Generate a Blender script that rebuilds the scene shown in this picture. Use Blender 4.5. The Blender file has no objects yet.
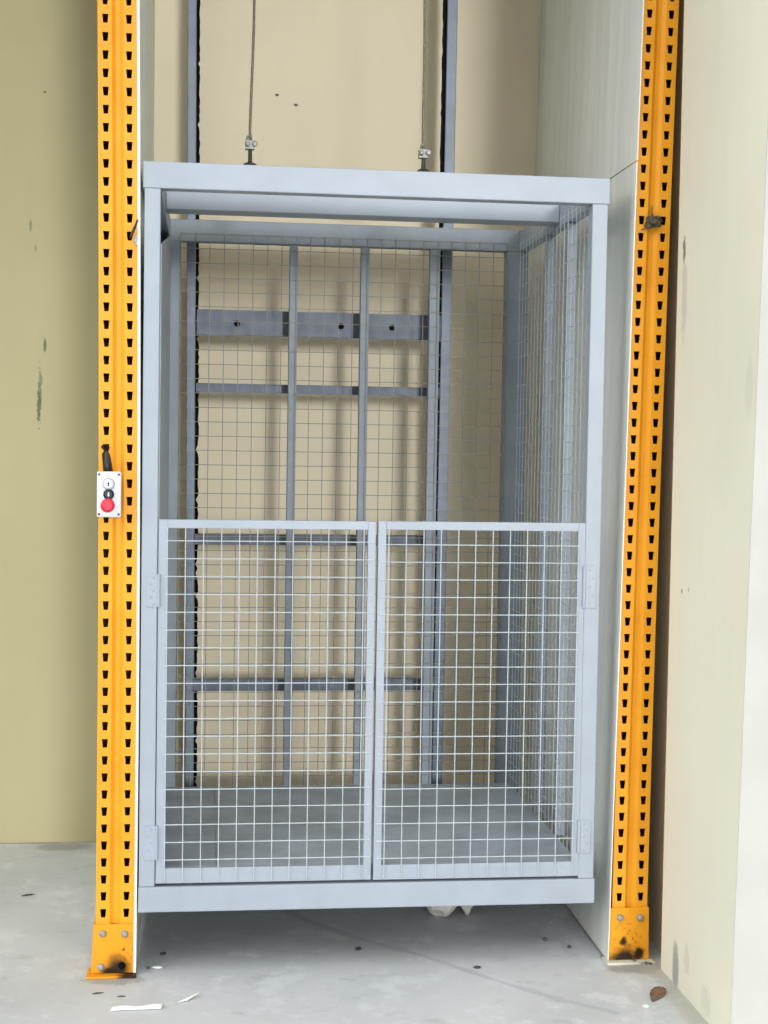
import bpy, bmesh, math, random
from mathutils import Vector, Matrix

random.seed(7)
SC = bpy.context.scene
COL = SC.collection
F = 1.23            # the floor lies 1.23 m below the origin of the measuring frame used for z
PI = math.pi


# ------------------------------------------------------------------ helpers
def srgb(r, g, b):
    def f(c):
        c /= 255.0
        return c / 12.92 if c <= 0.04045 else ((c + 0.055) / 1.055) ** 2.4
    return (f(r), f(g), f(b), 1.0)


class MB:
    """collects geometry; build() links it as ONE mesh object."""
    def __init__(self):
        self.v, self.f, self.m = [], [], []

    def add(self, verts, faces, mi=0):
        n = len(self.v)
        self.v += [tuple(p) for p in verts]
        self.f += [tuple(i + n for i in f) for f in faces]
        self.m += [mi] * len(faces)
        return self

    def box(self, x0, x1, y0, y1, z0, z1, mi=0, lean=0.0, zref=0.0):
        P = []
        for z in (z0, z1):
            d = lean * (z - zref)
            P += [(x0 + d, y0, z), (x1 + d, y0, z), (x1 + d, y1, z), (x0 + d, y1, z)]
        return self.add(P, [(3, 2, 1, 0), (4, 5, 6, 7), (0, 1, 5, 4), (1, 2, 6, 5), (2, 3, 7, 6), (3, 0, 4, 7)], mi)

    def prism(self, poly, a, b, axis='y', mi=0):
        n = len(poly)
        def pt(p, t):
            return {'y': (p[0], t, p[1]), 'x': (t, p[0], p[1]), 'z': (p[0], p[1], t)}[axis]
        P = [pt(p, a) for p in poly] + [pt(p, b) for p in poly]
        Fc = [tuple(range(n - 1, -1, -1)), tuple(range(n, 2 * n))]
        Fc += [(i, (i + 1) % n, n + (i + 1) % n, n + i) for i in range(n)]
        return self.add(P, Fc, mi)

    def tube(self, pts, r, n=8, mi=0):
        pts = [Vector(p) for p in pts]
        rr = r if isinstance(r, (list, tuple)) else [r] * len(pts)
        rings = []
        for i, p in enumerate(pts):
            d = (pts[min(i + 1, len(pts) - 1)] - pts[max(i - 1, 0)]).normalized()
            u = d.cross(Vector((0.13, 0.21, 0.97)) if abs(d.z) < 0.9 else Vector((0, 1, 0))).normalized()
            w = d.cross(u)
            rings.append([p + (u * math.cos(2 * PI * k / n) + w * math.sin(2 * PI * k / n)) * rr[i] for k in range(n)])
        V = [q for r_ in rings for q in r_]
        Fc = [tuple(range(n - 1, -1, -1)), tuple((len(pts) - 1) * n + k for k in range(n))]
        for i in range(len(pts) - 1):
            for k in range(n):
                k2 = (k + 1) % n
                Fc.append((i * n + k, i * n + k2, (i + 1) * n + k2, (i + 1) * n + k))
        return self.add(V, Fc, mi)

    def lathe(self, c, prof, axis=(0, -1, 0), n=20, mi=0):
        """prof: list of (radius, distance along axis) from c"""
        a = Vector(axis).normalized()
        u = a.cross(Vector((0, 0, 1)) if abs(a.z) < 0.9 else Vector((1, 0, 0))).normalized()
        w = a.cross(u)
        V, Fc = [], []
        for r, t in prof:
            for k in range(n):
                V.append(Vector(c) + a * t + (u * math.cos(2 * PI * k / n) + w * math.sin(2 * PI * k / n)) * r)
        for i in range(len(prof) - 1):
            for k in range(n):
                k2 = (k + 1) % n
                Fc.append((i * n + k, i * n + k2, (i + 1) * n + k2, (i + 1) * n + k))
        Fc += [tuple(range(n - 1, -1, -1)), tuple((len(prof) - 1) * n + k for k in range(n))]
        return self.add(V, Fc, mi)

    def build(self, name, mats, parent=None, bevel=0.0, smooth=False, seg=2):
        base = Vector((0, 0, 0))
        q = parent
        while q is not None:
            base += q.location
            q = q.parent
        me = bpy.data.meshes.new(name)
        me.from_pydata([(x - base.x, y - base.y, z + F - base.z) for x, y, z in self.v], [], self.f)
        if not isinstance(mats, (list, tuple)):
            mats = [mats]
        for m in mats:
            me.materials.append(m)
        for p, mi in zip(me.polygons, self.m):
            p.material_index = mi
            p.use_smooth = smooth
        bm = bmesh.new(); bm.from_mesh(me)
        bmesh.ops.recalc_face_normals(bm, faces=bm.faces)
        bm.to_mesh(me); bm.free()
        o = bpy.data.objects.new(name, me)
        COL.objects.link(o)
        if parent is not None:
            o.parent = parent
        if bevel:
            b = o.modifiers.new('edge', 'BEVEL')
            b.width = bevel; b.segments = seg; b.limit_method = 'ANGLE'; b.angle_limit = math.radians(40)
        return o


def tag(o, label=None, cat=None, group=None, kind=None):
    if label: o['label'] = label
    if cat: o['category'] = cat
    if group: o['group'] = group
    if kind: o['kind'] = kind
    return o


def thing(name, loc, label, cat, group=None):
    o = bpy.data.objects.new(name, None)
    COL.objects.link(o)
    o.location = (loc[0], loc[1], loc[2] + F)
    o.empty_display_size = 0.1
    return tag(o, label, cat, group)


# ------------------------------------------------------------------ materials
class NT:
    def __init__(self, name):
        self.mat = bpy.data.materials.new(name)
        self.mat.use_nodes = True
        self.t = self.mat.node_tree
        self.t.nodes.clear()
        self.out = self.n('ShaderNodeOutputMaterial')
        self.b = self.n('ShaderNodeBsdfPrincipled')
        self.l(self.b.outputs[0], self.out.inputs[0])
        self.co = self.n('ShaderNodeTexCoord').outputs['Object']

    def n(self, t, **k):
        q = self.t.nodes.new(t)
        for a, v in k.items():
            setattr(q, a, v)
        return q

    def l(self, a, b):
        self.t.links.new(a, b)

    def val(self, sock, v):
        if isinstance(v, bpy.types.NodeSocket):
            self.l(v, sock)
        else:
            sock.default_value = v

    def math(self, op, a, b=0.0, c=0.0, clamp=False):
        q = self.n('ShaderNodeMath', operation=op, use_clamp=clamp)
        self.val(q.inputs[0], a); self.val(q.inputs[1], b); self.val(q.inputs[2], c)
        return q.outputs[0]

    def vmath(self, op, a, b=(0, 0, 0)):
        q = self.n('ShaderNodeVectorMath', operation=op)
        self.val(q.inputs[0], a); self.val(q.inputs[1], b)
        return q

    def noise(self, scale, detail=4, rough=0.55, stretch=(1, 1, 1)):
        m = self.n('ShaderNodeMapping')
        self.l(self.co, m.inputs[0]); m.inputs['Scale'].default_value = stretch
        q = self.n('ShaderNodeTexNoise')
        self.l(m.outputs[0], q.inputs['Vector'])
        q.inputs['Scale'].default_value = scale; q.inputs['Detail'].default_value = detail
        q.inputs['Roughness'].default_value = rough
        return q.outputs['Fac']

    def ramp(self, f, a, b, lo=0.0, hi=1.0):
        q = self.n('ShaderNodeMapRange')
        q.interpolation_type = 'SMOOTHSTEP'
        self.val(q.inputs[0], f); self.val(q.inputs[1], a); self.val(q.inputs[2], b)
        self.val(q.inputs[3], lo); self.val(q.inputs[4], hi)
        return q.outputs[0]

    def mix(self, f, a, b):
        q = self.n('ShaderNodeMix', data_type='RGBA')
        self.val(q.inputs[0], f); self.val(q.inputs[6], a); self.val(q.inputs[7], b)
        return q.outputs[2]

    def blob(self, c, r, wob=0.5, nz=30.0, soft=0.5):
        """mask of a smear around point c (object space) with radii r, broken by noise"""
        d = self.vmath('SUBTRACT', self.co, c).outputs[0]
        d = self.vmath('DIVIDE', d, r).outputs[0]
        L = self.vmath('LENGTH', d).outputs['Value']
        k = self.math('MULTIPLY_ADD', self.noise(nz, 3), wob * 2, -wob)
        L = self.math('ADD', L, k)
        return self.ramp(L, 1.0 - soft, 1.0, 1.0, 0.0)

    def bump(self, h, strength=0.1, dist=0.002):
        q = self.n('ShaderNodeBump')
        q.inputs['Strength'].default_value = strength; q.inputs['Distance'].default_value = dist
        self.l(h, q.inputs['Height']); self.l(q.outputs[0], self.b.inputs['Normal'])

    def fin(self, col, rough=0.5, metal=0.0, spec=0.5):
        self.val(self.b.inputs['Base Color'], col)
        self.val(self.b.inputs['Roughness'], rough)
        self.b.inputs['Metallic'].default_value = metal
        self.b.inputs['Specular IOR Level'].default_value = spec
        return self.mat


def plain(name, c, rough=0.5, metal=0.0, var=0.06, scale=25, bump=0.0, spec=0.5):
    t = NT(name)
    f = t.noise(scale)
    dark = tuple(x * (1 - 2 * var) for x in c[:3]) + (1,)
    lite = tuple(min(1, x * (1 + 2 * var)) for x in c[:3]) + (1,)
    col = t.mix(t.ramp(f, 0.3, 0.7), dark, lite)
    if bump:
        t.bump(t.noise(scale * 6), bump)
    return t.fin(col, rough, metal, spec)


def wall_material(name, base, marks=(), tone2=None):
    t = NT(name)
    c2 = tone2 or tuple(x * 0.93 for x in base[:3]) + (1,)
    col = t.mix(t.ramp(t.noise(1.1, 5), 0.35, 0.7), base, c2)
    col = t.mix(t.ramp(t.noise(14, 5, stretch=(1, 1, 0.25)), 0.45, 0.8, 0, 0.25), col, tuple(x * 0.88 for x in base[:3]) + (1,))
    for c, r, w, nz, mc, amt in marks:
        m = t.blob((c[0], c[1], c[2] + F), r, w, nz)
        col = t.mix(t.math('MULTIPLY', m, amt), col, mc)
    t.bump(t.noise(60, 5), 0.10, 0.002)
    return t.fin(col, 0.62, 0, 0.35)


CREAM = srgb(172, 163, 124)
GREEN = srgb(70, 84, 52)
DARK = srgb(48, 44, 38)
W_BACK = 1.45
M_back = wall_material('olive_cream_wall_paint', CREAM, [
    ((-0.508, W_BACK, 0.46), (0.009, .2, 0.10), 1.0, 75, GREEN, 0.6),
    ((-0.512, W_BACK, 0.40), (0.008, .2, 0.09), 1.0, 95, GREEN, 0.8),
    ((-0.491, W_BACK, 0.626), (0.007, .2, 0.035), 0.4, 60, GREEN, 0.8),
    ((-0.545, W_BACK, 1.064), (0.006, .2, 0.03), 0.4, 60, GREEN, 0.55),
    ((-0.527, W_BACK, 0.98), (0.005, .2, 0.015), 0.4, 60, GREEN, 0.5),
    ((-0.496, W_BACK, 1.55), (0.008, .2, 0.006), 0.3, 60, DARK, 0.7),
])
M_shaft = wall_material('pale_cream_shaft_brightened', srgb(225, 211, 182), [  # same wall as the olive part; paler tone, shaft's extra brightness painted in
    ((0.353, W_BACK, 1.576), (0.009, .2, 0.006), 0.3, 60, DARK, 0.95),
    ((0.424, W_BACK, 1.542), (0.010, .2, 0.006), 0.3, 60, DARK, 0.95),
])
M_right = wall_material('cream_pier_paint', srgb(232, 228, 206), [
    ((1.431, -0.176, -1.18), (.2, 0.035, 0.085), 0.35, 18, srgb(150, 156, 146), 0.9),
    ((1.431, -0.27, -1.13), (.2, 0.03, 0.05), 0.9, 45, srgb(150, 142, 120), 0.22),
    ((1.431, -0.43, -1.18), (.2, 0.05, 0.05), 0.9, 45, srgb(160, 152, 130), 0.2),
    ((1.431, -0.10, 0.84), (.2, 0.016, 0.05), 0.7, 45, srgb(90, 94, 86), 0.8),
    ((1.431, -0.11, 0.70), (.2, 0.03, 0.13), 0.6, 14, srgb(196, 192, 176), 0.6),
    ((1.431, -0.15, -0.12), (.2, 0.008, 0.008), 0.5, 70, srgb(120, 116, 96), 0.7),
    ((1.431, -0.21, -0.11), (.2, 0.005, 0.012), 0.5, 70, srgb(150, 160, 130), 0.7),
    ((1.431, -0.63, 0.43), (.2, 0.03, 0.10), 0.6, 16, srgb(206, 206, 186), 0.5),
])
M_outer = plain('white_outer_paint', srgb(190, 188, 179), 0.6, var=0.015, scale=5, bump=0.05)
M_ceil = plain('ceiling_paint', srgb(225, 224, 216), 0.8, var=0.02, scale=3)


def floor_material():
    t = NT('worn_concrete')
    c = t.mix(t.ramp(t.noise(1.6, 6), 0.32, 0.68), srgb(182, 185, 185), srgb(198, 200, 200))
    c = t.mix(t.ramp(t.noise(9, 6, 0.65), 0.5, 0.75, 0, 0.35), c, srgb(212, 214, 214))
    c = t.mix(t.ramp(t.noise(38, 4, 0.7), 0.62, 0.72, 0, 0.4), c, srgb(226, 228, 227))
    c = t.mix(t.ramp(t.noise(24, 4, 0.7), 0.66, 0.74, 0, 0.35), c, srgb(150, 151, 149))
    c = t.mix(t.ramp(t.noise(4.5, 8, 0.72), 0.52, 0.62, 0, 0.55), c, srgb(210, 213, 213))
    c = t.mix(t.ramp(t.noise(5.3, 8, 0.75, stretch=(1, 1.7, 1)), 0.56, 0.66, 0, 0.45), c, srgb(158, 160, 158))
    c = t.mix(t.ramp(t.noise(55, 5, 0.8), 0.66, 0.70, 0, 0.7), c, srgb(232, 233, 231))
    c = t.mix(t.ramp(t.noise(47, 5, 0.8), 0.68, 0.72, 0, 0.6), c, srgb(116, 118, 116))
    # old damp streak running from beneath the cage towards the right pier
    pts = [(0.33, 0.70), (0.42, 0.49), (0.56, 0.30), (0.75, 0.12), (0.92, -0.09), (1.08, -0.265), (1.2, -0.36)]
    wob = t.math('MULTIPLY_ADD', t.noise(7, 3), 0.05, -0.025)
    streak = None
    for (ax, ay), (bx, by) in zip(pts[:-1], pts[1:]):
        L2 = (bx - ax) ** 2 + (by - ay) ** 2
        pa = t.vmath('SUBTRACT', t.co, (ax, ay, 0)).outputs[0]
        pa = t.vmath('MULTIPLY', pa, (1, 1, 0)).outputs[0]
        h = t.vmath('DOT_PRODUCT', pa, (bx - ax, by - ay, 0)).outputs['Value']
        h = t.math('DIVIDE', h, L2, clamp=True)
        cm = t.n('ShaderNodeCombineXYZ')
        t.l(t.math('MULTIPLY', h, bx - ax), cm.inputs[0]); t.l(t.math('MULTIPLY', h, by - ay), cm.inputs[1])
        d = t.vmath('DISTANCE', pa, cm.outputs[0]).outputs['Value']
        streak = d if streak is None else t.math('MINIMUM', streak, d)
    streak = t.math('ADD', streak, wob)
    c = t.mix(t.ramp(streak, 0.004, 0.020, 0.42, 0.0), c, srgb(150, 156, 162))
    for p, r, w, nz, mc, a in [
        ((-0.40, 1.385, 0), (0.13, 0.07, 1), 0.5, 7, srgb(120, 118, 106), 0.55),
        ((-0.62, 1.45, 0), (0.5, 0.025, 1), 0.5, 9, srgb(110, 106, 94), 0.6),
        ((-0.14, -0.02, 0), (0.10, 0.05, 1), 0.7, 22, srgb(120, 118, 112), 0.5),
        ((1.36, -0.04, 0), (0.12, 0.05, 1), 0.7, 18, srgb(110, 108, 98), 0.55),
        ((1.42, -0.25, 0), (0.06, 0.5, 1), 0.7, 9, srgb(168, 166, 152), 0.6),
    ]:
        c = t.mix(t.math('MULTIPLY', t.blob(p, r, w, nz), a), c, mc)
    t.bump(t.math('ADD', t.noise(18, 6, 0.65), t.math('MULTIPLY', t.noise(120, 3), 0.3)), 0.25, 0.003)
    return t.fin(c, 0.55, 0, 0.35)


M_floor = floor_material()
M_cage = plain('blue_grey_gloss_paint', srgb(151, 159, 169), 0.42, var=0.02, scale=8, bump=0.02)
M_rear = plain('blue_grey_paint_dimmed', srgb(130, 138, 144), 0.55, var=0.03, scale=10, bump=0.03)  # cage paint darkened, weaker light at rear and side worked into the colour
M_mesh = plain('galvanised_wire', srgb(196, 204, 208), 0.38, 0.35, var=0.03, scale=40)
M_plate = plain('painted_floor_plate', srgb(158, 167, 175), 0.55, var=0.07, scale=7, bump=0.05)
M_rail = plain('grey_rail_paint', srgb(110, 119, 132), 0.45, 0.1, var=0.05, scale=14)
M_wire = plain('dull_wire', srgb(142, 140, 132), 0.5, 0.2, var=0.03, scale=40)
M_bar = plain('dull_steel_bar', srgb(88, 94, 104), 0.5, 0.25, var=0.08, scale=18)
M_grease = plain('black_grease', srgb(12, 12, 13), 0.9, var=0.2, scale=60, bump=0.3, spec=0.1)
M_steel = plain('zinc_steel', srgb(150, 149, 142), 0.5, 0.35, var=0.06, scale=80)
M_darksteel = plain('dark_steel', srgb(78, 76, 70), 0.4, 0.7, var=0.12, scale=90)
M_rope = plain('wire_rope_steel', srgb(120, 108, 88), 0.5, 0.5, var=0.25, scale=220)
M_part = None


def panel_material():
    t = NT('pale_grey_board')
    c = t.mix(t.ramp(t.noise(5, 6, 0.6, stretch=(1, 3, 0.3)), 0.3, 0.7), srgb(210, 212, 204), srgb(226, 227, 219))
    c = t.mix(t.ramp(t.noise(20, 4, 0.7, stretch=(1, 2, 0.12)), 0.6, 0.75, 0, 0.25), c, srgb(188, 192, 186))
    return t.fin(c, 0.38, 0, 0.5)


M_part = panel_material()


def post_material(name, side):
    t = NT(name)
    c = t.mix(t.ramp(t.noise(6, 5), 0.35, 0.7), srgb(231, 159, 34), srgb(224, 148, 26))
    c = t.mix(t.ramp(t.noise(70, 4, 0.7), 0.70, 0.76, 0, 0.6), c, srgb(120, 84, 40))
    return t.fin(c, 0.45, 0, 0.28)


M_post = post_material('orange_yellow_powder_coat', 0)
M_inside = plain('dark_slot_shade', srgb(58, 36, 20), 0.8, var=0.05, spec=0.2)  # column's inner skin darkened to stand in for shade behind the slots


def boot_material(name, soot, specks):
    """orange boot with oil soot around the given spots (object space of the boot)"""
    t = NT(name)
    c = t.mix(t.ramp(t.noise(6, 5), 0.35, 0.7), srgb(229, 155, 32), srgb(220, 142, 26))
    sp = t.blob(specks[0], specks[1], 0.3, 10, 0.9)
    sp = t.math('MULTIPLY', sp, t.ramp(t.noise(75, 4, 0.75), 0.55, 0.62))
    c = t.mix(t.math('MULTIPLY', sp, 0.85), c, srgb(58, 34, 14))
    for p, r, w in soot:
        c = t.mix(t.math('MULTIPLY', t.blob(p, r, w, 40, 0.7), 0.97), c, srgb(22, 18, 14))
    return t.fin(c, 0.5, 0, 0.2)


M_white = plain('white_plastic', srgb(208, 211, 214), 0.35, var=0.01)
M_black = plain('black_plastic', srgb(18, 18, 20), 0.3, var=0.05)
M_red = plain('red_plastic', srgb(200, 22, 50), 0.35, var=0.02)
M_cable = plain('black_cable', srgb(26, 24, 24), 0.45, var=0.1)
M_chunk = plain('white_plaster', srgb(182, 179, 172), 0.85, var=0.06, scale=50, bump=0.4)
M_leaf = plain('dry_brown_leaf', srgb(112, 84, 66), 0.7, var=0.15, scale=60)
M_paper = plain('white_paper', srgb(236, 234, 230), 0.8, var=0.03, scale=60)
M_grit = plain('dark_grit', srgb(70, 70, 68), 0.8, var=0.2, scale=80)
M_mud = plain('dried_grey_mud', srgb(74, 70, 56), 0.75, var=0.42, scale=110, bump=0.5)

# ------------------------------------------------------------------ the setting
def structure(o):
    o['kind'] = 'structure'
    return o


structure(MB().box(-7, 7, -11, 1.62, -1.43, -1.23).build('floor', M_floor))
structure(MB().box(-4.0, -0.1, 1.45, 1.62, -1.23, 2.6).build('wall_back', M_back))
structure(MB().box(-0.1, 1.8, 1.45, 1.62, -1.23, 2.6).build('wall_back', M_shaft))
structure(MB().box(-4.15, -4.0, -0.3, 1.62, -1.23, 2.6).build('wall_left', M_back))
structure(MB().box(-4.15, 1.8, -0.75, 1.62, 2.6, 2.75).build('unseen_ceiling', M_ceil))  # out of view; set low to keep high sky off the wall's top
# pier to the right of the lift: cream return face, white outer face
def edge_y(z):                     # the plastered outer edge runs slightly out of plumb
    return -0.664 - 0.0396 * z


def loft(polys, zs_):
    m = MB()
    n = len(polys[0])
    V = [(x, y, z) for poly, z in zip(polys, zs_) for x, y in poly]
    Fc = [tuple(range(n - 1, -1, -1)), tuple((len(zs_) - 1) * n + k for k in range(n))]
    for r in range(len(zs_) - 1):
        Fc += [(r * n + k, r * n + (k + 1) % n, r * n + n + (k + 1) % n, r * n + n + k) for k in range(n)]
    return m.add(V, Fc)


rz = random.Random(5)
zs_ = [-1.23 + 3.83 * k / 30 for k in range(31)]
jit = [rz.uniform(-0.0012, 0.0012) for _ in zs_]
polys = [[(1.431, edge_y(z) + q), (1.431, -0.045), (1.437, -0.025), (1.452, -0.012), (1.475, -0.008), (1.475, 1.45), (1.8, 1.45), (1.8, edge_y(z) + q)] for z, q in zip(zs_, jit)]
structure(loft(polys, zs_).build('wall_right', M_right))
polys = [[(1.4313, edge_y(z) + q - 0.003), (6.5, edge_y(z) + q - 0.003), (6.5, edge_y(z) + q - 0.0005), (1.4313, edge_y(z) + q - 0.0005)] for z, q in zip(zs_, jit)]
structure(loft(polys, zs_).build('wall_front', M_outer))

# ------------------------------------------------------------------ partition boards lining the shaft
def bow_left(z):
    """the two uprights (and the boards beside them) are slightly bowed"""
    zc = min(z, 1.6)
    return -0.00357 * zc * zc - 0.00373 * zc - 0.0152 * (z - zc)


def bow_right(z):
    zc = min(z, 1.6)
    return 0.00282 * zc * zc + 0.01034 * zc + 0.0194 * (z - zc)


def side_board(name, inner, dback, y0, y1, z0, z1, th, label):
    """board standing front to back; inner(z) is its cage-side x at the front end"""
    m = MB()
    n = 10
    P, Fc = [], []
    for i in range(n + 1):
        z = z0 + (z1 - z0) * i / n
        x = inner(z)
        P += [(x, y0, z), (x + dback, y1, z), (x + dback + th, y1, z), (x + th, y0, z)]
    for i in range(n):
        a = 4 * i
        Fc += [(a + k, a + (k + 1) % 4, a + 4 + (k + 1) % 4, a + 4 + k) for k in range(4)]
    Fc += [(0, 1, 2, 3), (4 * n, 4 * n + 1, 4 * n + 2, 4 * n + 3)]
    m.add(P, Fc)
    return tag(m.build(name, M_part), label, 'panel')


side_board('partition_panel', lambda z: 1.3035 + 0.0139 * z, 0.018, 0.008, 1.447, -1.222, 1.098, 0.003,
           'pale grey lower partition board between cage and right yellow post')
side_board('partition_panel', lambda z: 1.3195 + 0.0168 * (z - 1.1), 0.018, 0.008, 1.447, 1.102, 2.59, 0.003,
           'pale grey upper partition board above the cage beside right yellow post')
side_board('partition_panel', lambda z: -0.0763 + bow_left(z), -0.0135, 0.012, 1.447, -1.222, 2.59, -0.0078,
           'pale grey partition board edge-on beside left yellow post')

# ------------------------------------------------------------------ guide frame on the back wall
gf = thing('guide_frame', (0.5, 1.24, -1.23), 'grey steel guide ladder behind the cage, rails and cross bars at back wall', 'frame')
MB().box(0.034, 0.066, 1.20, 1.25, -1.23, 2.59, lean=-0.006).build('guide_rail', M_rail, gf, 0.003)
MB().box(0.946, 0.984, 1.20, 1.25, -1.23, 2.59, lean=0.003).build('guide_rail', M_rail, gf, 0.003)
for s, x, ln in ((1, 0.066, -0.006), (-1, 0.946, 0.003)):
    m = MB()
    n = 230
    V, Fc = [], []
    for i in range(n + 1):
        z = -1.22 + 3.8 * i / n
        w = 0.0095 + 0.004 * random.random() if s > 0 else 0.008 + 0.003 * random.random()
        if s > 0 and random.random() < 0.12:
            w = 0.003
        xx = x + ln * z
        for yy in (1.203, 1.245):
            V.append((xx, yy, z)); V.append((xx + s * w, yy, z))
    for i in range(n):
        a, b = 4 * i, 4 * i + 4
        Fc += [(a, a + 1, b + 1, b), (a + 2, a + 3, b + 3, b + 2), (a, a + 2, b + 2, b), (a + 1, a + 3, b + 3, b + 1)]
    Fc += [(0, 1, 3, 2), (4 * n, 4 * n + 1, 4 * n + 3, 4 * n + 2)]
    m.add(V, Fc)
    tag(m.build('grease_strip', M_grease, gf), 'black greasy running edge')
bars = [(0.660, 0.750, 0.004), (0.456, 0.488, 0), (-0.090, -0.052, 0), (-0.619, -0.577, 0)]
for i, (z0, z1, _) in enumerate(bars):
    m = MB()
    m.box(0.066, 0.946, 1.190, 1.196, z0, z1)                      # upright flange of the angle bar
    m.box(0.066, 0.946, 1.196, 1.235, z1 - 0.006, z1)              # its ledge
    b = m.build('cross_bar', M_bar, gf, 0.001)
    if i == 0:
        for x in (0.209, 0.582, 0.767):
            MB().lathe((x, 1.190, 0.702), [(0.011, 0), (0.011, 0.004), (0.006, 0.007)], n=12).build('bolt', M_grease, b)
# ------------------------------------------------------------------ the lift cage
X0, X1, ZB, ZT, D = -0.071, 1.238, -1.047, 1.045, 1.06
P = 0.05
cage = thing('lift_cage', (0.585, 0.5, ZB), 'pale blue-grey goods lift cage with mesh walls and two half gates', 'lift')
BV = 0.0025
# corner posts
for x0, x1, y0, y1 in ((X0, -0.027, 0, 0.045), (1.191, X1 - 0.002, 0, 0.045), (X0, 0.008, D + 0.004, D + 0.05), (1.158, X1, D + 0.004, D + 0.05)):
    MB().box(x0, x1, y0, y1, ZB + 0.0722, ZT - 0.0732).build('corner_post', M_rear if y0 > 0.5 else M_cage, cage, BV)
MB().box(X0 - 0.004, X1 + 0.003, 0, 0.05, ZT - 0.073, ZT).build('top_beam', M_cage, cage, BV)
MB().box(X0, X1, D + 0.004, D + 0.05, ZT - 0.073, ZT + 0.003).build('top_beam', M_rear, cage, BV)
MB().box(X0 - 0.001, X1 + 0.002, -0.003, 0.05, ZB, ZB + 0.072).build('bottom_beam', M_cage, cage, BV)
MB().box(X0, X1, D + 0.004, D + 0.05, ZB, ZB + 0.072).build('bottom_beam', M_cage, cage, BV)
for x0, x1 in ((X0, -0.026), (1.203, X1)):
    MB().box(x0, x1, 0.051, D + 0.003, ZT - 0.073, ZT - 0.002).build('top_rail', M_cage, cage, BV)
    MB().box(x0, x1, 0.051, D + 0.003, ZB, ZB + 0.072).build('bottom_rail', M_cage, cage, BV)
MB().box(-0.025, 1.202, 0.45, 0.55, 0.986, 1.047).build('hoist_beam', M_cage, cage, BV)
# floor plate in two sheets with a seam
fp = MB()
fp.box(-0.026, 0.1435, 0.052, D + 0.003, -0.943, -0.937)
fp.box(0.1465, 1.202, 0.052, D + 0.003, -0.943, -0.937)
fp.box(-0.026, 1.202, 0.052, D + 0.003, -0.975, -0.9435)
fp.build('floor_plate', M_plate, cage)
# uprights of the back and of the two sides
for x, hw in ((0.402, 0.0145), (0.6535, 0.0155), (0.902, 0.0185)):
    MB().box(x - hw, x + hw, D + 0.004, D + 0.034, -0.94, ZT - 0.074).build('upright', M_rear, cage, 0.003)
for x0 in (1.206,):
    for y in (0.36, 0.65):
        MB().box(x0, x0 + 0.03, y - 0.015, y + 0.015, -0.94, ZT - 0.074).build('upright', M_rear, cage, 0.003)
WR = 0.0014


def wire(m, a, b, r=WR):
    m.tube([a, b], r, 5)


# back mesh
m = MB()
for i in range(24):
    x = 0.0105 + i * P
    wire(m, (x, D, -0.94), (x, D, 1.002))
for k in range(39):
    z = 0.998 - k * P
    wire(m, (0.006, D + 0.0024, z), (1.163, D + 0.0024, z))
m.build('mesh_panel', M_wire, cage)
# side meshes
for x, s in ((1.2005, 1),):
    m = MB()
    for i in range(20):
        y = 0.075 + i * P
        wire(m, (x, y, -0.94), (x, y, 1.01))
    for k in range(39):
        z = 0.995 - k * P
        wire(m, (x + s * 0.0024, 0.04, z), (x + s * 0.0024, D, z))
    m.build('mesh_panel', M_mesh, cage)
# closed sheet on the left side, its top edge cut on a slant
sp_ = MB()
sp_.prism([(0.047, -0.974), (D + 0.003, -0.974), (D + 0.003, 0.970), (0.90, 0.966), (0.047, 0.826)], -0.0275, -0.0245, axis='x')
sp_.build('side_panel', M_cage, cage)

# half gates
def gate(xo, xi0, xi1, x1, zt, zb, wx, wz, hinge_x, s, hz, hx):
    m = MB()
    y0, y1 = 0.0035, 0.027
    m.box(xo, xi0, y0, y1, zb, zt)
    m.box(xi1, x1, y0, y1, zb, zt)
    m.box(xi0, xi1, y0, y1, zt - 0.024, zt)
    m.box(xi0, xi1, y0, y1, zb, zb + 0.043)
    g = m.build('gate', M_cage, cage, 0.001)
    w = MB()
    for i in range(12):
        x = wx + i * P
        wire(w, (x, 0.0005, zb + 0.006), (x, 0.0005, zt - 0.022), 0.00155)
    for k in range(19):
        z = wz - k * P
        wire(w, (hx[0], 0.0026, z), (hx[1], 0.0026, z), 0.00155)
    w.build('mesh_panel', M_mesh, g)
    for z0, z1 in hz:
        h = MB()
        h.box(min(hinge_x, hinge_x + s * 0.030), max(hinge_x, hinge_x + s * 0.030), -0.0035, -0.0005, z0, z1)
        bx = hinge_x - s * 0.004
        h.tube([(bx, -0.001, z0), (bx, -0.001, z1)], 0.0052, 10)
        for q in range(5):
            zc = z0 + (q + 0.5) * (z1 - z0) / 5
            xx = hinge_x + s * (0.019 if q % 2 else 0.011)
            h.lathe((xx, -0.0035, zc), [(0.0034, 0), (0.0034, 0.0012), (0.002, 0.002)], n=8)
        h.build('hinge', M_cage, g, 0.0006, seg=1)
    return g


gate(-0.025, 0.001, 0.562, 0.584, 0.059, -0.967, 0.0, 0.0, -0.027, -1, ((-0.185, -0.093), (-0.898, -0.801)), (-0.005, 0.579))
gate(0.591, 0.614, 1.172, 1.193, 0.060, -0.968, 0.6212, -0.006, 1.194, 1, ((-0.185, -0.062), (-0.900, -0.803)), (0.598, 1.1765))

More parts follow.
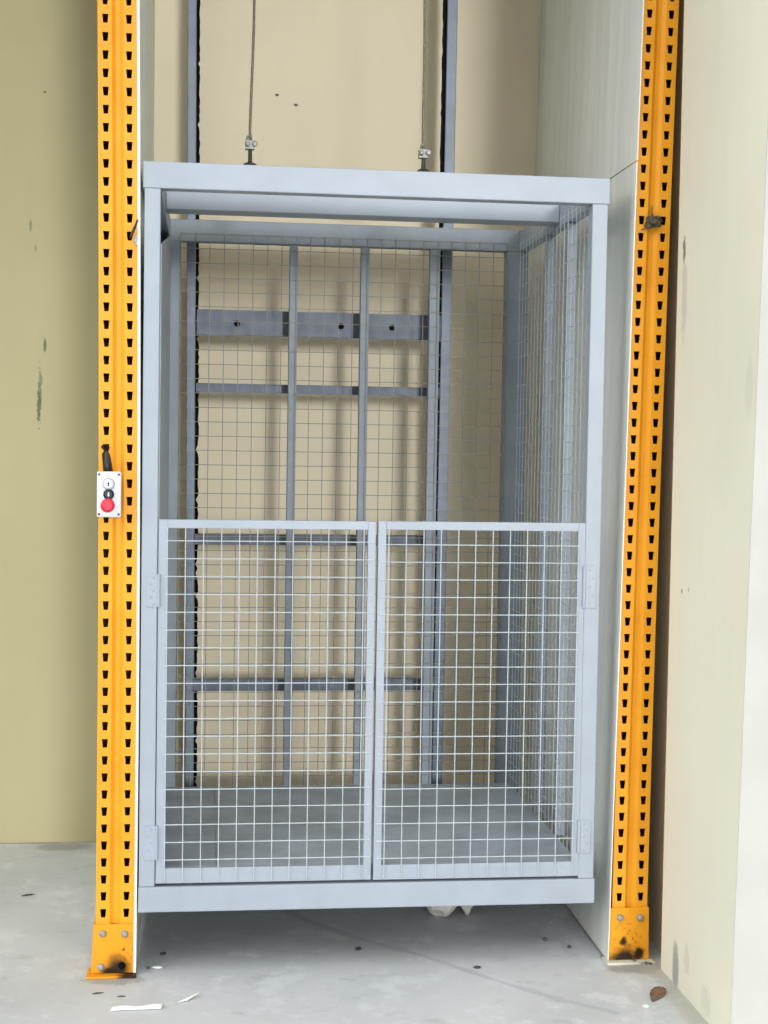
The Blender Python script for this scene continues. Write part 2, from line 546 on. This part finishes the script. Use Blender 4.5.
# ------------------------------------------------------------------ hoist ropes on the cage's cross beam
def rope(x, zc, lean, label):
    y = 0.50
    r = thing('hoist_rope', (x, y, 1.043), label, 'rope', 'hoist ropes')
    pts = [(x + lean * (z - 1.2) + 0.002 * math.sin(9 * z), y, z) for z in [1.05 + 0.1 * i for i in range(16)]]
    MB().tube(pts[:15] + [(pts[15][0], y, 2.59)], 0.0042, 8).build('rope', M_rope, r, smooth=True)
    m = MB()
    m.lathe((x, y, 1.047), [(0.022, 0), (0.022, 0.006), (0.007, 0.008), (0.007, 0.082), (0.020, 0.083), (0.021, 0.092), (0.013, 0.097), (0.007, 0.099), (0.0055, 0.15)], axis=(0, 0, 1), n=10)
    m.build('anchor_eye', M_darksteel, r, smooth=False)
    m = MB()
    m.box(x - 0.016, x + 0.013, y - 0.012, y + 0.012, zc - 0.014, zc + 0.013)
    m.lathe((x - 0.008, y - 0.010, zc), [(0.008, 0), (0.008, 0.010), (0.005, 0.013)], n=8)
    m.lathe((x + 0.014, y - 0.010, zc + 0.002), [(0.009, 0), (0.009, 0.009), (0.006, 0.011)], n=8)
    m.tube([(x - 0.012, y, zc + 0.012), (x - 0.008, y - 0.008, zc + 0.026), (x + 0.002, y - 0.009, zc + 0.03), (x + 0.004, y, zc + 0.016)], 0.0035, 6)
    m.build('rope_clamp', M_steel, r, 0.003)
    return r


rope(0.230, 1.198, 0.014, 'steel hoist rope with silver clamp on the cage top, left of the two')
rope(0.773, 1.192, -0.012, 'steel hoist rope with silver clamp on the cage top, near the right guide rail')

# ------------------------------------------------------------------ yellow slotted posts
def slotted_post(xl, xr, yf, zfit, count, bow, label, xs_off):
    """perforated upright: two slotted flats with a V groove between, closed box behind"""
    zbot, ztop = -1.222, 2.5
    root = thing('slotted_post', ((xl + xr) / 2, yf + 0.05, -1.23), label, 'post', 'yellow slotted posts')
    W = xr - xl
    dep, th = 0.095, 0.003
    g0, g1 = xl + W * 0.36, xl + W * 0.66
    m = MB()

    def zi(i):
        return zfit[0] + zfit[1] * i + zfit[2] * i * i

    def pt(x, y, z):
        return (x + bow(z), y, z)

    def quad(a, b, c, d, mi=0):
        m.add([pt(*a), pt(*b), pt(*c), pt(*d)], [(0, 1, 2, 3)], mi)

    def cell(x0, x1, cx, z0, z1, zc):
        tw, bw, h = 0.0085, 0.0058, 0.0122
        hole = [(cx - bw, zc - h), (cx + bw, zc - h), (cx + tw, zc + h), (cx - tw, zc + h)]
        rect = [(x0, z0), (x1, z0), (x1, z1), (x0, z1)]
        V = [pt(a, yf, b) for a, b in rect] + [pt(a, yf, b) for a, b in hole] + [pt(a, yf + th, b) for a, b in hole]
        Fc = []
        for k in range(4):
            k2 = (k + 1) % 4
            Fc.append((k, k2, 4 + k2, 4 + k))
            Fc.append((4 + k, 4 + k2, 8 + k2, 8 + k))
        m.add(V, Fc)

    idx = []
    i = count - 1
    while zi(i) < ztop - 0.05:
        idx.append(i); i -= 1
    edges = [(zi(k) + zi(k + 1)) / 2 for k in idx] + [(zi(idx[-1]) + zi(idx[-1] - 1)) / 2]
    for fx0, fx1, cx in ((xl, g0, xl + xs_off), (g1, xr, xr - xs_off)):
        for k, a, b in zip(idx, edges[:-1], edges[1:]):
            cell(fx0, fx1, cx, a, b, zi(k))
    rows = [zbot] + edges + [ztop]
    sl = 0.010
    front_l = [(xl, yf), (g0, yf)]
    front_r = [(g1, yf), (xr, yf)]
    groove = [(g0, yf), (g0 + sl, yf + 0.010), (g1 - sl, yf + 0.010), (g1, yf)]
    skin = [(xr, yf), (xr, yf + dep), (xl, yf + dep), (xl, yf)]
    inner = [(xl + th, yf + th), (xl + th, yf + dep - th), (xr - th, yf + dep - th), (xr - th, yf + th)]
    for n_, (a, b) in enumerate(zip(rows[:-1], rows[1:])):
        chains = [(groove, 0), (skin, 0), (inner, 1)]
        if n_ in (0, len(rows) - 2):
            chains += [(front_l, 0), (front_r, 0)]
        for ch, mi in chains:
            for (ax, ay), (bx, by) in zip(ch[:-1], ch[1:]):
                quad((ax, ay, a), (bx, by, a), (bx, by, b), (ax, ay, b), mi)
    for z in (zbot, ztop):
        quad((xl, yf, z), (xr, yf, z), (xr, yf + dep, z), (xl, yf + dep, z))
    m.build('slotted_column', [M_post, M_inside], root)
    return root


left_post = slotted_post(-0.1908, -0.0848, 0.020, (1.43178, -0.04937, 1.267e-5), 52, bow_left,
                         'orange-yellow slotted upright post left of the cage, bearing the control box', 0.0210)
right_post = slotted_post(1.3080, 1.4135, 0.020, (1.52038, -0.04905, 1.475e-5), 54, bow_right,
                          'orange-yellow slotted upright post right of the cage beside the cream pier', 0.0207)


def boot(root, x0, x1, zt, soot, specks, mname, bolts, plate, px0, px1, zbase, flares):
    yb = 0.0125
    b = root.location
    m = MB()
    t = 0.004
    flare, fl_r = flares
    V = []
    # U shaped boot wrapping the foot of the post
    for (z, e, er) in ((zt, 0.0, 0.0), (zbase + 0.008, flare, fl_r)):
        V += [(x0 - e, yb + 0.10, z), (x0 - e, yb, z), (x1 + er, yb, z), (x1 + er, yb + 0.10, z),
              (x1 + er - t, yb + 0.10, z), (x1 + er - t, yb + t, z), (x0 - e + t, yb + t, z), (x0 - e + t, yb + 0.10, z)]
    n = 8
    Fc = [(0, 1, 6, 7), (1, 2, 5, 6), (2, 3, 4, 5), (8, 9, 14, 15), (9, 10, 13, 14), (10, 11, 12, 13)]
    Fc += [(i, (i + 1) % n, n + (i + 1) % n, n + i) for i in range(n)]
    m.add(V, Fc)
    sl = lambda p: (p[0] - b.x, p[1] - b.y, p[2] + F - b.z)
    mat = boot_material(mname, [(sl(p), r, w) for p, r, w in soot], (sl(specks[0]), specks[1]))
    bo = m.build('boot', mat, root, 0.0012, seg=1)
    for x, z in bolts:
        q = MB()
        q.lathe((x, yb, z), [(0.0105, 0), (0.0105, 0.003), (0.0085, 0.008), (0.005, 0.0105)], n=6 if False else 14)
        q.build('bolt', M_grease if z < -1.15 and x > -0.15 else M_steel, bo, smooth=False)
    MB().box(px0, px1, -0.012, 0.060, zbase, zbase + 0.007).build('base_plate', plate, root, 0.002)
    return bo


plate_l = boot_material('orange_plate_sooted', [((0.045, -0.06, 0.006), (0.05, 0.12, 0.03), 0.4)], ((0, 0, 0), (0.001, 0.001, 0.001)))
boot(left_post, -0.196, -0.0846, -1.083,
     [((-0.127, 0.0125, -1.214), (0.046, 0.06, 0.062), 0.22), ((-0.150, 0.0125, -1.218), (0.036, 0.06, 0.018), 0.4)],
     ((-0.100, 0.0125, -1.16), (0.035, 0.06, 0.09)), 'orange_boot_sooted',
     [(-0.170, -1.108), (-0.109, -1.110), (-0.175, -1.203), (-0.116, -1.201)], plate_l, -0.2135, -0.0765, -1.23, (0.006, 0.0))
plate_r = boot_material('plate_splashed_white', [((0.0, -0.06, 0.001), (0.09, 0.12, 0.004), 0.4)], ((0, 0, 0), (0.001, 0.001, 0.001)))
t_ = NT('plate_whitewashed'); plate_r = t_.fin(t_.mix(t_.ramp(t_.noise(30, 4), 0.52, 0.66), srgb(206, 202, 186), srgb(60, 50, 38)), 0.6)
boot(right_post, 1.2900, 1.4095, -1.068,
     [((1.340, 0.0125, -1.218), (0.064, 0.06, 0.046), 0.5), ((1.333, 0.0125, -1.168), (0.014, 0.06, 0.020), 0.6), ((1.380, 0.0125, -1.205), (0.026, 0.06, 0.036), 0.6)],
     ((1.345, 0.0125, -1.15), (0.06, 0.06, 0.06)), 'orange_boot_oily',
     [(1.322, -1.096), (1.383, -1.098)], plate_r, 1.2800, 1.4235, -1.23, (0.0005, 0.002))

# ------------------------------------------------------------------ push-button box on the left post
cb = thing('control_box', (-0.159, -0.02, 0.064), 'white push-button control box with red stop button on left yellow post', 'switch')
MB().box(-0.187, -0.130, -0.022, 0.0195, 0.072, 0.184).build('housing', M_white, cb, 0.005)
MB().box(-0.1925, -0.1265, -0.030, -0.0222, 0.065, 0.191).build('face_plate', M_white, cb, 0.004, seg=3)


def button(zc, xc, r, mats, arrow):
    m = MB()
    m.lathe((xc, -0.030, zc), [(r + 0.003, 0), (r + 0.003, 0.004), (r, 0.006), (r, 0.011), (r * 0.85, 0.013)], n=28)
    b = m.build('push_button', mats[0], cb, smooth=False)
    if arrow:
        a = MB()
        s = arrow
        poly = [(xc - 0.0016, zc - s * 0.006), (xc + 0.0016, zc - s * 0.006), (xc + 0.0016, zc + s * 0.001), (xc + 0.0036, zc + s * 0.001), (xc, zc + s * 0.0062), (xc - 0.0036, zc + s * 0.001), (xc - 0.0016, zc + s * 0.001)]
        a.prism(poly, -0.0440, -0.0431)
        a.build('arrow_mark', mats[1], b)
    return b


def ring(zc, xc, r):
    m = MB()
    n = 28
    m.tube([(xc + r * math.cos(2 * PI * k / n), -0.032, zc + r * math.sin(2 * PI * k / n)) for k in range(n + 1)], 0.0018, 6)
    return m.build('bezel', M_black, cb, smooth=True)


tag(button(0.1565, -0.1605, 0.0118, (M_white, M_black), 1), 'white button with black arrow')
ring(0.1565, -0.1605, 0.0145)
tag(button(0.1283, -0.1600, 0.0118, (M_black, M_white), -1), 'black button with white arrow')
m = MB()
m.lathe((-0.1615, -0.030, 0.0985), [(0.011, 0), (0.011, 0.012), (0.0185, 0.014), (0.0195, 0.018), (0.0185, 0.024), (0.012, 0.027)], n=32)
tag(m.build('stop_button', M_red, cb), 'red mushroom stop button')
for sx in (-0.1862, -0.1330):
    for z in (0.0735, 0.1830):
        MB().lathe((sx, -0.030, z), [(0.0034, 0), (0.0034, 0.001), (0.002, 0.0016)], n=10).build('screw', M_darksteel, cb)
m = MB()
m.tube([(-0.1745, 0.035, 0.262), (-0.176, 0.016, 0.258), (-0.172, 0.005, 0.240), (-0.167, -0.002, 0.210), (-0.164, -0.004, 0.182)], [0.008, 0.009, 0.010, 0.0115, 0.012], 10)
m.tube([(-0.168, 0.032, 0.262), (-0.1675, 0.017, 0.256), (-0.166, 0.008, 0.236), (-0.160, 0.002, 0.208), (-0.156, 0.0, 0.182)], [0.005, 0.006, 0.006, 0.0065, 0.0065], 10)
m.build('cable', M_cable, cb, smooth=True)

# ------------------------------------------------------------------ bits stuck to the posts
def lump(name, c, r, mat, label, cat, seed, sub=3, amp=0.35, flat=1.0, group=None):
    rnd = random.Random(seed)
    bm = bmesh.new()
    bmesh.ops.create_icosphere(bm, subdivisions=sub, radius=1.0)
    ph = [(rnd.uniform(-3, 3), rnd.uniform(-3, 3), rnd.uniform(-3, 3), rnd.uniform(0, 6)) for _ in range(7)]
    zmin = 9
    for v in bm.verts:
        d = sum(math.sin(a * v.co.x * 1.6 + b_ * v.co.y * 1.6 + c_ * v.co.z * 1.6 + e) for a, b_, c_, e in ph) / 7
        v.co *= 1 + amp * 1.8 * d
        v.co = Vector((v.co.x * r[0], v.co.y * r[1], v.co.z * r[2]))
        zmin = min(zmin, v.co.z)
    m = MB()
    m.v = [(v.co.x, v.co.y, v.co.z) for v in bm.verts]
    m.f = [tuple(v.index for v in f.verts) for f in bm.faces]
    m.m = [0] * len(m.f)
    bm.free()
    m.v = [(x + c[0], y + c[1], (z - zmin if flat else z) + c[2]) for x, y, z in m.v]
    o = m.build(name, mat, smooth=(amp < 0.3))
    return tag(o, label, cat, group)


glob = lump('dirt_clump', (1.374, 0.008, 0.928), (0.020, 0.010, 0.016), M_mud,
            'small dark grey dirt clump with loose fibres stuck on the right yellow post', 'dirt', 8, amp=0.6, flat=0)
m = MB()
for pts, r in [([(1.372, 0.012, 0.935), (1.369, 0.015, 0.955), (1.370, 0.017, 0.976)], [0.0035, 0.0022, 0.001]),
               ([(1.366, 0.012, 0.918), (1.353, 0.016, 0.909), (1.338, 0.0175, 0.905)], [0.003, 0.002, 0.001]),
               ([(1.384, 0.010, 0.933), (1.394, 0.014, 0.937), (1.402, 0.0165, 0.930)], [0.006, 0.005, 0.002])]:
    m.tube(pts, r, 6)
m.build('fibre', M_mud, None).parent = glob
scrap = thing('wire_scrap', (-0.098, 0.016, 0.80), 'dark wire and clear tape scrap caught on left yellow post edge', 'scrap')
m = MB()
m.tube([(-0.110, 0.024, 0.835), (-0.107, 0.010, 0.845), (-0.099, 0.008, 0.862), (-0.0905, 0.012, 0.882), (-0.090, 0.026, 0.890)], 0.0035, 6)
m.tube([(-0.106, 0.012, 0.842), (-0.100, 0.007, 0.852), (-0.094, 0.010, 0.872)], 0.0025, 6)
m.build('wire', M_darksteel, scrap, smooth=True)
m = MB()
pr = [(-0.097, 0.818), (-0.0885, 0.810), (-0.0875, 0.832), (-0.090, 0.846), (-0.096, 0.842), (-0.100, 0.832)]
m.prism(pr, 0.012, 0.019)
m.build('tape', plain('grey_film', srgb(150, 150, 144), 0.4, var=0.2, scale=120), scrap, 0.002)

# ------------------------------------------------------------------ litter on the floor
FZ = -1.23
lump('plaster_chunk', (0.868, 0.475, FZ), (0.050, 0.045, 0.060), M_chunk, 'white plaster lump on the floor under the cage, larger of the two', 'debris', 11, amp=0.3, group='plaster lumps under the cage')
lump('plaster_chunk', (0.955, 0.475, FZ), (0.030, 0.035, 0.055), M_chunk, 'white plaster lump on the floor under the cage, smaller right one', 'debris', 12, amp=0.3, group='plaster lumps under the cage')
# dry leaf
m = MB()
V, Fc = [], []
prof = [(0, .002), (.02, .010), (.045, .018), (.070, .021), (.092, .016), (.105, .003)]
for lay in (0.0, 0.0012):
    for t, w in prof:
        for s in (-1, -0.5, 0, 0.5, 1):
            V.append((t, s * w, 0.0012 + lay + 0.004 * (s * s) * (0.4 + 6 * t) + 0.05 * max(0, t - 0.04)))
n = len(prof) * 5
for lay in (0, n):
    for i in range(len(prof) - 1):
        for k in range(4):
            a = lay + i * 5 + k
            Fc.append((a, a + 1, a + 6, a + 5))
for i in range(len(prof) - 1):
    for k in (0, 4):
        a = i * 5 + k
        Fc.append((a, a + 5, a + 5 + n, a + n))
ang = math.radians(60)
V = [(1.328 + x * math.cos(ang) - y * math.sin(ang), -0.30 + x * math.sin(ang) + y * math.cos(ang), z + FZ) for x, y, z in V]
m.add(V, Fc)
tag(m.build('dry_leaf', M_leaf, smooth=True), 'curled brown dry leaf on the floor by the cream pier', 'leaf')
# paper strip
m = MB()
V, Fc = [], []
N = 14
for i in range(N + 1):
    t = i / N
    x = -0.127 + 0.130 * t
    y = -0.246 + 0.004 * math.sin(3 * t) + 0.02 * (t - .5) * 0.3
    h = 0.005 + 0.0012 * math.sin(9 * t)
    w = 0.013 - 0.002 * math.sin(5 * t)
    for a in range(8):
        q = a * PI / 4
        V.append((x + 0.004 * math.cos(q), y + w * math.cos(q), FZ + h + (h - 0.0005) * math.sin(q) + 0.0))
for i in range(N):
    for a in range(8):
        Fc.append((i * 8 + a, i * 8 + (a + 1) % 8, i * 8 + 8 + (a + 1) % 8, i * 8 + 8 + a))
Fc += [tuple(range(8)), tuple(N * 8 + a for a in range(8))]
m.add(V, Fc)
tag(m.build('paper_roll', M_paper, smooth=True), 'flattened white paper roll on floor in front of left post', 'litter')
m = MB()
m.add([(0.045, -0.205, FZ + .001), (0.07, -0.20, FZ + .004), (0.10, -0.165, FZ + .010), (0.092, -0.16, FZ + .004), (0.045, -0.205, FZ + .003), (0.07, -0.20, FZ + .006), (0.10, -0.165, FZ + .012), (0.092, -0.16, FZ + .006)],
      [(0, 1, 2, 3), (4, 5, 6, 7), (0, 1, 5, 4), (1, 2, 6, 5), (2, 3, 7, 6), (3, 0, 4, 7)])
tag(m.build('paper_shred', M_paper), 'thin white paper shred beside the flattened paper roll', 'litter')


def splinter(c, ln, ang, r, mat, name, label, group=None):
    m = MB()
    dx, dy = math.cos(ang) * ln / 2, math.sin(ang) * ln / 2
    z = FZ + r + 0.0002
    m.tube([(c[0] - dx, c[1] - dy, z), (c[0] - dx * .3, c[1] - dy * .3 + r * .4, z + r * .3), (c[0] + dx * .4, c[1] + dy * .4, z + r * .2), (c[0] + dx, c[1] + dy, z)], [r * .4, r, r * .9, r * .3], 6)
    return tag(m.build(name, mat), label, 'debris', group)


splinter((-0.465, 0.781), 0.045, 0.45, 0.003, M_grit, 'wood_splinter', 'dark splinter on floor left of the left post near back wall')
splinter((-0.173, -0.124), 0.032, 0.3, 0.0022, M_grit, 'wood_splinter', 'dark thin splinter on floor just below left base plate')
splinter((-0.108, -0.152), 0.024, 0.0, 0.002, M_grit, 'wood_splinter', 'dark flat splinter on floor between left base plate and paper roll')
for x, y, r, mt, lb in [
    (-0.006, 0.176, (0.009, 0.010, 0.004), M_grit, 'dark pebble on floor under the cage near left post'),
    (-0.045, 0.062, (0.006, 0.006, 0.004), M_grit, 'grey pebble on floor right of left base plate'),
    (-0.020, 0.066, (0.016, 0.012, 0.003), M_paper, 'white paint flake on floor right of left base plate'),
    (1.148, 0.216, (0.007, 0.007, 0.005), M_grit, 'dark pebble on floor beneath the cage near right partition'),
    (0.897, -0.002, (0.010, 0.009, 0.003), M_grit, 'dark pebble on floor in front of cage middle'),
    (1.207, 0.150, (0.006, 0.007, 0.005), M_grit, 'black pebble on floor beside right partition board'),
    (0.57, 0.18, (0.010, 0.012, 0.003), M_grit, 'dark flat pebble on floor along the damp streak'),
    (1.30, -0.33, (0.009, 0.010, 0.002), M_paper, 'white paint flake on floor left of the dry leaf'),
]:
    lump('pebble' if mt is M_grit else 'paint_flake', (x, y, FZ), r, mt, lb, 'debris', int(1000 * abs(x) + 77), sub=2, amp=0.25)

# ------------------------------------------------------------------ light
w = bpy.data.worlds.new('World'); SC.world = w
w.use_nodes = True
nt = w.node_tree
bg = nt.nodes['Background']


def wm(op, a, b=0.0, c=0.0, clamp=False):
    q = nt.nodes.new('ShaderNodeMath'); q.operation = op; q.use_clamp = clamp
    for i, v in enumerate((a, b, c)):
        if isinstance(v, bpy.types.NodeSocket):
            nt.links.new(v, q.inputs[i])
        else:
            q.inputs[i].default_value = v
    return q.outputs[0]


def wr(f, a, b, lo, hi):
    q = nt.nodes.new('ShaderNodeMapRange'); q.interpolation_type = 'SMOOTHSTEP'
    nt.links.new(f, q.inputs[0])
    for i, v in enumerate((a, b, lo, hi)):
        q.inputs[i + 1].default_value = v
    return q.outputs[0]


# overcast sky, brighter overhead, with the veiled sun's tall bright patch low in the south
tc = nt.nodes.new('ShaderNodeTexCoord')
sp = nt.nodes.new('ShaderNodeSeparateXYZ')
nt.links.new(tc.outputs['Generated'], sp.inputs[0])
sx, sy, sz = sp.outputs
el_ = wm('MAXIMUM', sz, 0.0)
SKY_LOW, SKY_HIGH, PATCH, WEST = 0.12, 1.75, 110.0, 3.2
base = wm('MULTIPLY_ADD', wr(el_, 0.05, 0.75, 0.0, 1.0), SKY_HIGH, SKY_LOW)     # roofs and trees screen the horizon
azm = wm('ARCTAN2', sx, wm('MULTIPLY', sy, -1.0))
daz = wm('ABSOLUTE', wm('SUBTRACT', azm, math.radians(8.2)))
lobe = wm('MULTIPLY', wr(daz, math.radians(1.2), math.radians(4.8), 1.0, 0.0),
          wm('MULTIPLY', wr(sz, 0.01, 0.05, 0.0, 1.0), wr(sz, 0.10, 0.22, 1.0, 0.0)))
base = wm('MULTIPLY', base, wm('MULTIPLY_ADD', sx, -0.75, 1.0))      # clouds thinner to the left
dwest = wm('ABSOLUTE', wm('ADD', azm, math.radians(57)))
west = wm('MULTIPLY', wr(dwest, math.radians(8), math.radians(26), 1.0, 0.0),
          wm('MULTIPLY', wr(sz, 0.0, 0.10, 0.0, 1.0), wr(sz, 0.30, 0.70, 1.0, 0.0)))     # open bright sky to the left
tot = wm('MULTIPLY_ADD', lobe, PATCH, wm('MULTIPLY_ADD', west, WEST, base))
nt.links.new(tot, bg.inputs[1])
bg.inputs[0].default_value = (0.95, 0.975, 1.0, 1)
w.cycles.sampling_method = 'MANUAL'
w.cycles.sample_map_resolution = 1024

# ------------------------------------------------------------------ camera
cam = bpy.data.cameras.new('camera')
cam.sensor_fit = 'VERTICAL'; cam.sensor_height = 36.0
cam.lens = 1486.94 / 1024 * 36.0
cam.clip_start = 0.05
co = bpy.data.objects.new('camera', cam); COL.objects.link(co)
yaw, pit, rol = 0.119485, 0.043812, 0.015718
cy_, sy_ = math.cos(yaw), math.sin(yaw)
cp_, sp_ = math.cos(pit), math.sin(pit)
cr_, sr_ = math.cos(rol), math.sin(rol)
B = Matrix(((1, 0, 0), (0, 0, -1), (0, 1, 0)))
Ry = Matrix(((cy_, 0, -sy_), (0, 1, 0), (sy_, 0, cy_)))
Rp = Matrix(((1, 0, 0), (0, cp_, -sp_), (0, sp_, cp_)))
Rr = Matrix(((cr_, -sr_, 0), (sr_, cr_, 0), (0, 0, 1)))
R = Rr @ Rp @ Ry @ B
right, down, fwd = R[0], R[1], R[2]
M = Matrix(((right.x, -down.x, -fwd.x), (right.y, -down.y, -fwd.y), (right.z, -down.z, -fwd.z)))
co.matrix_world = Matrix.Translation((0.104654, -4.172582, 0.270574 + F)) @ M.to_4x4()
SC.camera = co
SC.view_settings.view_transform = 'Standard'
SC.view_settings.look = 'None'
SC.view_settings.gamma = 1.0
SC.view_settings.use_curve_mapping = False
SC.view_settings.exposure = 0.25
